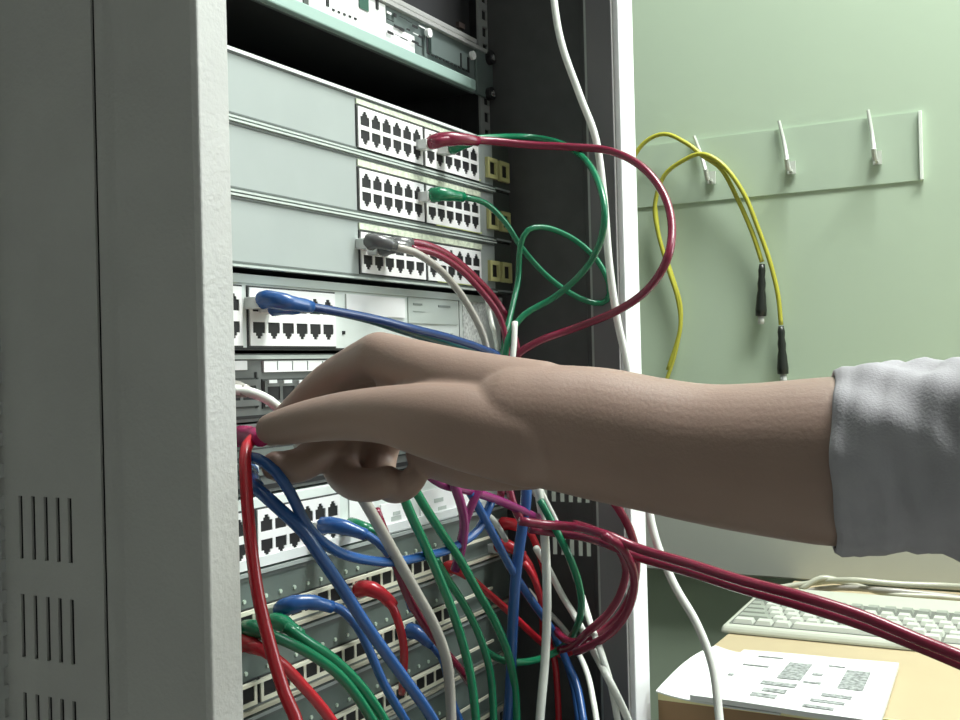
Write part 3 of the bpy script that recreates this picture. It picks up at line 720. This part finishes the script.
# papers
def sheet(name, c4, z0, label, th=.0012, curl=0, m=M['paper'], cat='paper', grp=None, prints=()):
    q = [atz(px, py, z0) for px, py in c4]      # near-left, near-right, far-right, far-left
    t = empty(name, (q[0]+q[2])/2, label, cat, grp)
    bm = bmesh.new(); N = 14
    top = []; bot = []
    for i in range(N+1):
        for j in range(N+1):
            u, v = i/N, j/N
            p = (q[0]*(1-u) + q[1]*u)*(1-v) + (q[3]*(1-u) + q[2]*u)*v
            h = curl * (max(0, .35-u)/.35)**2 * (0.4+.6*math.sin(v*3.0)) + .0004*math.sin(u*5+v*3)
            top.append(bm.verts.new(p + Vector((0, 0, th+abs(h))))); bot.append(bm.verts.new(p + Vector((0, 0, abs(h)))))
    I = lambda i, j: i*(N+1)+j
    for i in range(N):
        for j in range(N):
            bm.faces.new((top[I(i,j)], top[I(i+1,j)], top[I(i+1,j+1)], top[I(i,j+1)]))
            bm.faces.new((bot[I(i,j)], bot[I(i,j+1)], bot[I(i+1,j+1)], bot[I(i+1,j)]))
    for i in range(N):
        for (a_, b_) in (((i,0),(i+1,0)), ((i+1,N),(i,N)), ((0,i+1),(0,i)), ((N,i),(N,i+1))):
            bm.faces.new((top[I(*a_)], bot[I(*a_)], bot[I(*b_)], top[I(*b_)]))
    fin('sheet', bm, m, t, smooth=False)
    for (u0, u1, v0, v1) in prints:
        bm = bmesh.new(); vs = []
        for (u, v) in ((u0,v0),(u1,v0),(u1,v1),(u0,v1)):
            p = (q[0]*(1-u) + q[1]*u)*(1-v) + (q[3]*(1-u) + q[2]*u)*v + Vector((0,0,th+.0009)); vs.append(bm.verts.new(p))
        v2 = [bm.verts.new(v.co - Vector((0,0,.0004))) for v in vs]
        bm.faces.new(vs); bm.faces.new(v2[::-1])
        for k in range(4): bm.faces.new((vs[k], v2[k], v2[(k+1)%4], vs[(k+1)%4]))
        fin('printed_block', bm, M['print'], t)
    return t
sheet('paper_sheet', [(656,697),(780,716),(812,660),(716,652)], zd+.0003, 'plain white sheet with a curled left corner at the near desk corner', curl=.010)
prints = [(.36,.50,.48,.80), (.72,.86,.42,.76), (.30,.50,.34,.40), (.34,.47,.22,.28), (.30,.44,.12,.18), (.66,.82,.26,.31), (.62,.80,.16,.20), (.60,.76,.06,.10),
          (.54,.60,.60,.64), (.52,.62,.45,.48), (.08,.11,.42,.46), (.14,.30,.86,.88), (.12,.14,.10,.12), (.60,.70,.80,.82), (.10,.26,.66,.68)]
sheet('printed_page', [(690,700),(880,728),(899,668),(744,654)], zd+.0030, 'printed page with two dark pictures lying on top of the papers', th=.004, prints=prints)

# keyboard
kz = zd + .002
fl = atz(727, 634, zd); fr = atz(945, 660, zd)
bl = atz(757, 598, zd)
kdepth = abs(bl.x - fl.x); kx0 = fl.x; ky1 = (fl.y + bl.y)/2
kdepth = min(kdepth, XW-.05-.055-kx0); print('KD', kdepth)
kb = empty('keyboard', (kx0+kdepth/2, ky1-.168, zd), 'off-white computer keyboard lying on the desk in front of the cable heap', 'keyboard')
def kz_at(x): return zd + .008 + (x-kx0)/kdepth*.007
bm = bmesh.new()
vs = [bm.verts.new(p) for p in ((kx0,ky1-.336,zd+.0004),(kx0+kdepth,ky1-.336,zd+.0004),(kx0+kdepth,ky1,zd+.0004),(kx0,ky1,zd+.0004),
      (kx0+.004,ky1-.334,kz_at(kx0)),(kx0+kdepth-.003,ky1-.334,kz_at(kx0+kdepth)),(kx0+kdepth-.003,ky1-.002,kz_at(kx0+kdepth)),(kx0+.004,ky1-.002,kz_at(kx0)))]
for f in ((0,3,2,1),(4,5,6,7),(0,1,5,4),(1,2,6,5),(2,3,7,6),(3,0,4,7)): bm.faces.new([vs[i] for i in f])
fin('shell', bm, M['kb'], kb, bevel=.003)
# key fields: 15 keys + numpad, 6 rows (rows along x). one mesh per row would hide single keys, so each visible key is its own part
kp = .0162; nrow = 5; kw = kp - .0022
rowx = [kx0 + .012 + q*kp for q in range(nrow)] + [kx0 + .012 + nrow*kp + .005]
def key(x, y, wd, m):
    z = kz_at(x+.008) - .001; bm = bmesh.new()
    b = [bm.verts.new(p) for p in ((x,y-wd,z),(x+kw,y-wd,z),(x+kw,y,z),(x,y,z))]
    q = .0022
    t_ = [bm.verts.new(p) for p in ((x+q,y-wd+q,z+.0048),(x+kw-q,y-wd+q,z+.0052),(x+kw-q,y-q,z+.0052),(x+q,y-q,z+.0048))]
    bm.faces.new(b[::-1]); bm.faces.new(t_)
    for k in range(4): bm.faces.new((b[k], b[(k+1)%4], t_[(k+1)%4], t_[k]))
    fin('key', bm, m, kb)
bm = bmesh.new()
xa_, xb_ = kx0+.010, min(kx0+kdepth-.006, kx0+.012+6*kp+.008); vs = [bm.verts.new(p) for p in ((xa_,ky1-.328,kz_at(xa_)-.001),(xb_,ky1-.328,kz_at(xb_)-.001),(xb_,ky1-.007,kz_at(xb_)-.001),(xa_,ky1-.007,kz_at(xa_)-.001),
     (xa_,ky1-.328,kz_at(xa_)+.0003),(xb_,ky1-.328,kz_at(xb_)+.0003),(xb_,ky1-.007,kz_at(xb_)+.0003),(xa_,ky1-.007,kz_at(xa_)+.0003))]
for f in ((0,3,2,1),(4,5,6,7),(0,1,5,4),(1,2,6,5),(2,3,7,6),(3,0,4,7)): bm.faces.new([vs[i] for i in f])
fin('key_gap_shade', bm, mat('key_bed_shadow', (.16,.17,.15), .6), kb)  # dark plate painting in the shade between the keys
for q, x in enumerate(rowx):
    if x + kw > kx0 + kdepth - .004: continue
    y = ky1 - .010
    if q == 0:
        for wd in (.022, .018, .018, .100, .018, .018, .022): key(x, y, wd-.0016, M['key']); y -= wd
    else:
        first = (0, .034, .027, .022, .015, .015)[q]
        key(x, y, first-.0016, M['keyg']); y -= first
        for k in range(12): key(x, y, kp-.0022, M['key'] if q < 5 else M['keyg']); y -= kp
        y = ky1 - .250
        if q < 5:
            for k in range(4): key(x, y, kp-.0022, M['key']); y -= kp
# cable heap behind the keyboard
heap = [('beigec', [(742,600),(775,588),(812,583),(850,580),(900,584),(950,586),(1000,590)], 'beige cable at the back of the desk, arching highest behind the keyboard', .012),
        ('grey', [(752,603),(790,594),(835,588),(880,590),(925,594),(980,600)], 'grey cable at the back of the desk, lying nearest the keyboard', .004),
        ('beigec', [(800,590),(822,578),(850,584),(890,594),(940,597),(990,602)], 'beige cable at the back of the desk that crosses the other beige one', .009)]
for c, pts, lab, hgt in heap:
    V = []
    xk = kx0 + kdepth
    for k, (px, py) in enumerate(pts):
        p = atx(px, py, xk + .012 + .008*(k % 3)); V.append(Vector((p.x, p.y, max(p.z, zd+.004))))
    t = empty('desk_cable', V[0], lab, 'cable', 'loose cables behind the keyboard')
    bm = bmesh.new(); tube(bm, catmull(V), .0032, 10); fin('cable_jacket', bm, C_[c], t, smooth=True)

# ------------------------------------------------------------------ person
per = empty('person', atd(960, 458, .43), 'bare forearm and hand of a person in a grey-white sleeve reaching into the cabinet', 'person')
def caps(bm, a, ra, b, rb, n=20):
    a, b = Vector(a), Vector(b); d = (b-a); L = d.length; d.normalize()
    pts = []; rr = []
    for k in range(6):
        t = -PI/2 + k*(PI/2)/5; pts.append(a + d*math.sin(t)*ra*.999); rr.append(max(.0001, ra*math.cos(t)))
    for k in range(1, 6):
        t = k*(PI/2)/5; pts.append(b + d*math.sin(t)*rb*.999); rr.append(max(.0001, rb*math.cos(t)))
    s = d.orthogonal().normalized(); u = d.cross(s); rings = []
    for p, r in zip(pts, rr):
        rings.append([bm.verts.new(p + (s*math.cos(2*PI*k/n) + u*math.sin(2*PI*k/n))*r) for k in range(n)])
    for i in range(len(rings)-1):
        for k in range(n): bm.faces.new((rings[i][k], rings[i][(k+1)%n], rings[i+1][(k+1)%n], rings[i+1][k]))
    bm.faces.new(rings[0][::-1]); bm.faces.new(rings[-1])
def chain(bm, L):
    L = [(atd(x, y, D), r/1000) for x, y, D, r in L]
    if len(L) == 2: caps(bm, L[0][0], L[0][1], L[1][0], L[1][1]); return
    P4 = [Vector((p.x, p.y, p.z)) for p, q in L]; R4 = [q for p, q in L]
    pts = []; rr = []
    for i in range(len(L)-1):
        a, b, c, d = [Vector((*P4[max(0, min(len(L)-1, k))], R4[max(0, min(len(L)-1, k))])) for k in (i-1, i, i+1, i+2)]
        n = max(2, int((c-b).length/.0025))
        for k in range(n):
            t = k/n; v = 0.5*((2*b) + (c-a)*t + (2*a-5*b+4*c-d)*t*t + (3*b-a-3*c+d)*t*t*t)
            pts.append(Vector(v[:3])); rr.append(v[3])
    pts.append(P4[-1]); rr.append(R4[-1])
    def dome(p, d, rad, sgn):
        P_ = []; R_ = []
        for k in range(1, 7):
            t = k*(PI/2)/6; P_.append(p + d*sgn*math.sin(t)*rad*.999); R_.append(max(.0001, rad*math.cos(t)))
        return P_, R_
    a, b = dome(pts[0], (pts[1]-pts[0]).normalized(), rr[0], -1); c, d = dome(pts[-1], (pts[-1]-pts[-2]).normalized(), rr[-1], 1)
    tube(bm, a[::-1] + pts + c, b[::-1] + rr + d, 40)
bm = bmesh.new()
# forearm
chain(bm, [(1180,464,.385,38),(1080,461,.402,36),(960,458,.425,33.5),(890,459,.438,34),(830,461,.45,34.8),(750,458,.465,32),(700,453,.475,30.4),(650,444,.485,30),(600,434,.495,30.2),(560,428,.50,29),(520,424,.505,28)])
# palm / metacarpals
chain(bm, [(540,408,.505,22),(460,388,.525,19),(380,356,.552,12.4)])
chain(bm, [(540,415,.515,22),(460,395,.545,18),(378,368,.575,12)])
chain(bm, [(540,425,.525,22),(460,412,.56,17),(386,390,.592,11.4)])
chain(bm, [(540,440,.53,20),(470,436,.565,16),(400,414,.603,10.6)])
chain(bm, [(520,424,.51,26),(470,418,.53,24),(430,405,.545,19)])
# hypothenar / heel
chain(bm, [(530,450,.52,19),(475,458,.545,16),(430,452,.575,13)])
# thumb
chain(bm, [(530,440,.495,22),(470,428,.502,20.5),(425,420,.510,17.5),(385,415,.522,14),(345,416,.540,12.2),(310,421,.557,11),(282,427,.572,9.6),(271,429,.578,8.2)])
chain(bm, [(440,395,.53,16),(400,385,.545,12)])   # web
# index
chain(bm, [(378,356,.553,12.2),(350,368,.575,10.4),(325,385,.592,10.4),(300,407,.603,9.2),(284,423,.609,8.8),(272,433,.612,7.8)])
# middle
chain(bm, [(378,370,.576,12),(345,405,.605,10),(328,442,.615,11),(306,462,.602,9.8),(288,467,.592,9.2),(276,466,.588,8.2)])
# ring
chain(bm, [(386,392,.592,11.4),(360,425,.618,9.6),(342,464,.616,10.6),(352,482,.600,9.6),(372,485,.583,9),(388,480,.575,7.8)])
# little
chain(bm, [(400,414,.603,10.6),(385,445,.622,9),(380,474,.615,9),(392,488,.595,8.2),(405,486,.578,7.6),(414,478,.570,6.8)])
skin = fin('arm', bm, M['skin'], per, smooth=True)
rm = skin.modifiers.new('remesh', 'REMESH'); rm.mode = 'VOXEL'; rm.voxel_size = .0014; rm.use_smooth_shade = True
sm = skin.modifiers.new('smooth', 'SMOOTH'); sm.factor = .5; sm.iterations = 5
# nails on thumb
def nail(c, d, nrm, w, l):
    d = Vector(d).normalized(); n_ = Vector(nrm).normalized(); s = d.cross(n_).normalized(); n_ = s.cross(d)
    bm = bmesh.new(); N = 8; rows_ = []
    for i in range(N+1):
        u = -1 + 2*i/N; row = []
        for j in range(5):
            v = -1 + 2*j/4; wv = w*(1 - .18*abs(v)**3)
            row.append(bm.verts.new(Vector(c) + s*u*wv + d*v*l*(1-.25*u*u) - n_*(u*u*w*.35)))
        rows_.append(row)
    for i in range(N):
        for j in range(4): bm.faces.new((rows_[i][j], rows_[i+1][j], rows_[i+1][j+1], rows_[i][j+1]))
    o = fin('fingernail', bm, M['nail'], per, smooth=True); so = o.modifiers.new('s', 'SOLIDIFY'); so.thickness = .0006
A = atd(292, 425, .5685); B = atd(271, 429, .578)
nail(atd(279, 426.5, .5740) - fw*.0086 + up*.0012, B - A, -fw + up*.15, .0055, .0062)

# sleeve
bm = bmesh.new(); ctr = [(833,461,.450,36.6),(841,461,.448,38),(860,460,.444,37.4),(885,459,.440,37.6),(905,458,.437,37.8),(935,457,.431,38.2),(975,457,.424,39.5),(1020,459,.416,45),(1100,462,.402,48),(1180,466,.385,49),(1290,470,.362,51),(1450,480,.335,53),(1620,500,.31,55)]
V = [(atd(x, y, D), r/1000) for x, y, D, r in ctr]
pts = []; rad = []
for (a, ra), (b, rb) in zip(V, V[1:]):
    n = max(3, int((b-a).length/.0035))
    for k in range(n): pts.append(a.lerp(b, k/n)); rad.append(ra + (rb-ra)*k/n)
pts.append(V[-1][0]); rad.append(V[-1][1])
dax = (pts[-1]-pts[0]).normalized(); s = Vector((0, 0, 1)); s = (s - dax*s.dot(dax)).normalized(); u = dax.cross(s)
N = 72; outer = []; inner = []
acc = 0
for i, (p, r) in enumerate(zip(pts, rad)):
    if i: acc += (p-pts[i-1]).length
    ro = []; ri = []
    for k in range(N):
        a = 2*PI*k/N
        f = .0011*math.sin(5*a + acc*90) * min(1, acc/.02) + .0009*math.sin(9*a - acc*140 + 1.3) + .0008*math.sin(acc*420 + 2.5*math.sin(2*a)) * min(1, acc/.03)
        if .009 < acc < .026: f += .0010          # folded hem band
        if .026 <= acc < .028: f -= .0006
        d = s*math.cos(a) + u*math.sin(a)
        sh = dax * ((.0012*math.sin(3*a+.5) if acc < .02 else 0) + .017*d.dot(-fw)*(1-min(1, acc/.07)))
        ro.append(bm.verts.new(p + sh + d*(r+f))); ri.append(bm.verts.new(p + sh + d*(r+f-.0018)))
    outer.append(ro); inner.append(ri)
for i in range(len(pts)-1):
    for k in range(N):
        bm.faces.new((outer[i][k], outer[i][(k+1)%N], outer[i+1][(k+1)%N], outer[i+1][k]))
        bm.faces.new((inner[i][k], inner[i+1][k], inner[i+1][(k+1)%N], inner[i][(k+1)%N]))
for k in range(N):
    bm.faces.new((outer[0][k], inner[0][k], inner[0][(k+1)%N], outer[0][(k+1)%N]))
    bm.faces.new((outer[-1][k], outer[-1][(k+1)%N], inner[-1][(k+1)%N], inner[-1][k]))
fin('sleeve', bm, M['sleeve'], per, smooth=True)

# ------------------------------------------------------------------ lights
lamp = empty('ceiling_lamp', (.38, -.8, ZC-.06), 'long white fluorescent lamp on the ceiling in front of the cabinet', 'lamp')
box('lamp_housing', .2, .56, -1.3, -.3, ZC-.05, ZC-.001, M['frame'], lamp, bevel=.004)
box('diffuser', .22, .54, -1.28, -.32, ZC-.058, ZC-.0505, M['lampglow'], lamp)
def area(name, loc, rot, sx, sy, power, col):
    l = bpy.data.lights.new(name, 'AREA'); l.shape = 'RECTANGLE'; l.size = sx; l.size_y = sy; l.energy = power; l.color = col
    o = bpy.data.objects.new(name, l); COL.objects.link(o); o.location = loc; o.rotation_euler = rot; return o
area('ceiling_lamp_light', (.38, -.8, ZC-.062), (0, 0, 0), .32, .96, 56, (.97, 1.0, .97))
area('window_daylight', (XW-.004, ym, (wz0+wz1)/2), (0, PI/2, 0), 1.15, 1.1, 42, (.90, .96, 1.0))
W_ = bpy.data.worlds.new('world'); scene.world = W_; W_.use_nodes = True
bg = W_.node_tree.nodes['Background']
sky = W_.node_tree.nodes.new('ShaderNodeTexSky'); sky.sky_type = 'HOSEK_WILKIE'; sky.turbidity = 4
W_.node_tree.links.new(sky.outputs['Color'], bg.inputs['Color']); bg.inputs['Strength'].default_value = .8
vs_ = scene.view_settings
vs_.view_transform = 'Standard'; vs_.look = 'None'; vs_.exposure = 0.0; vs_.gamma = 1.0; vs_.use_curve_mapping = False
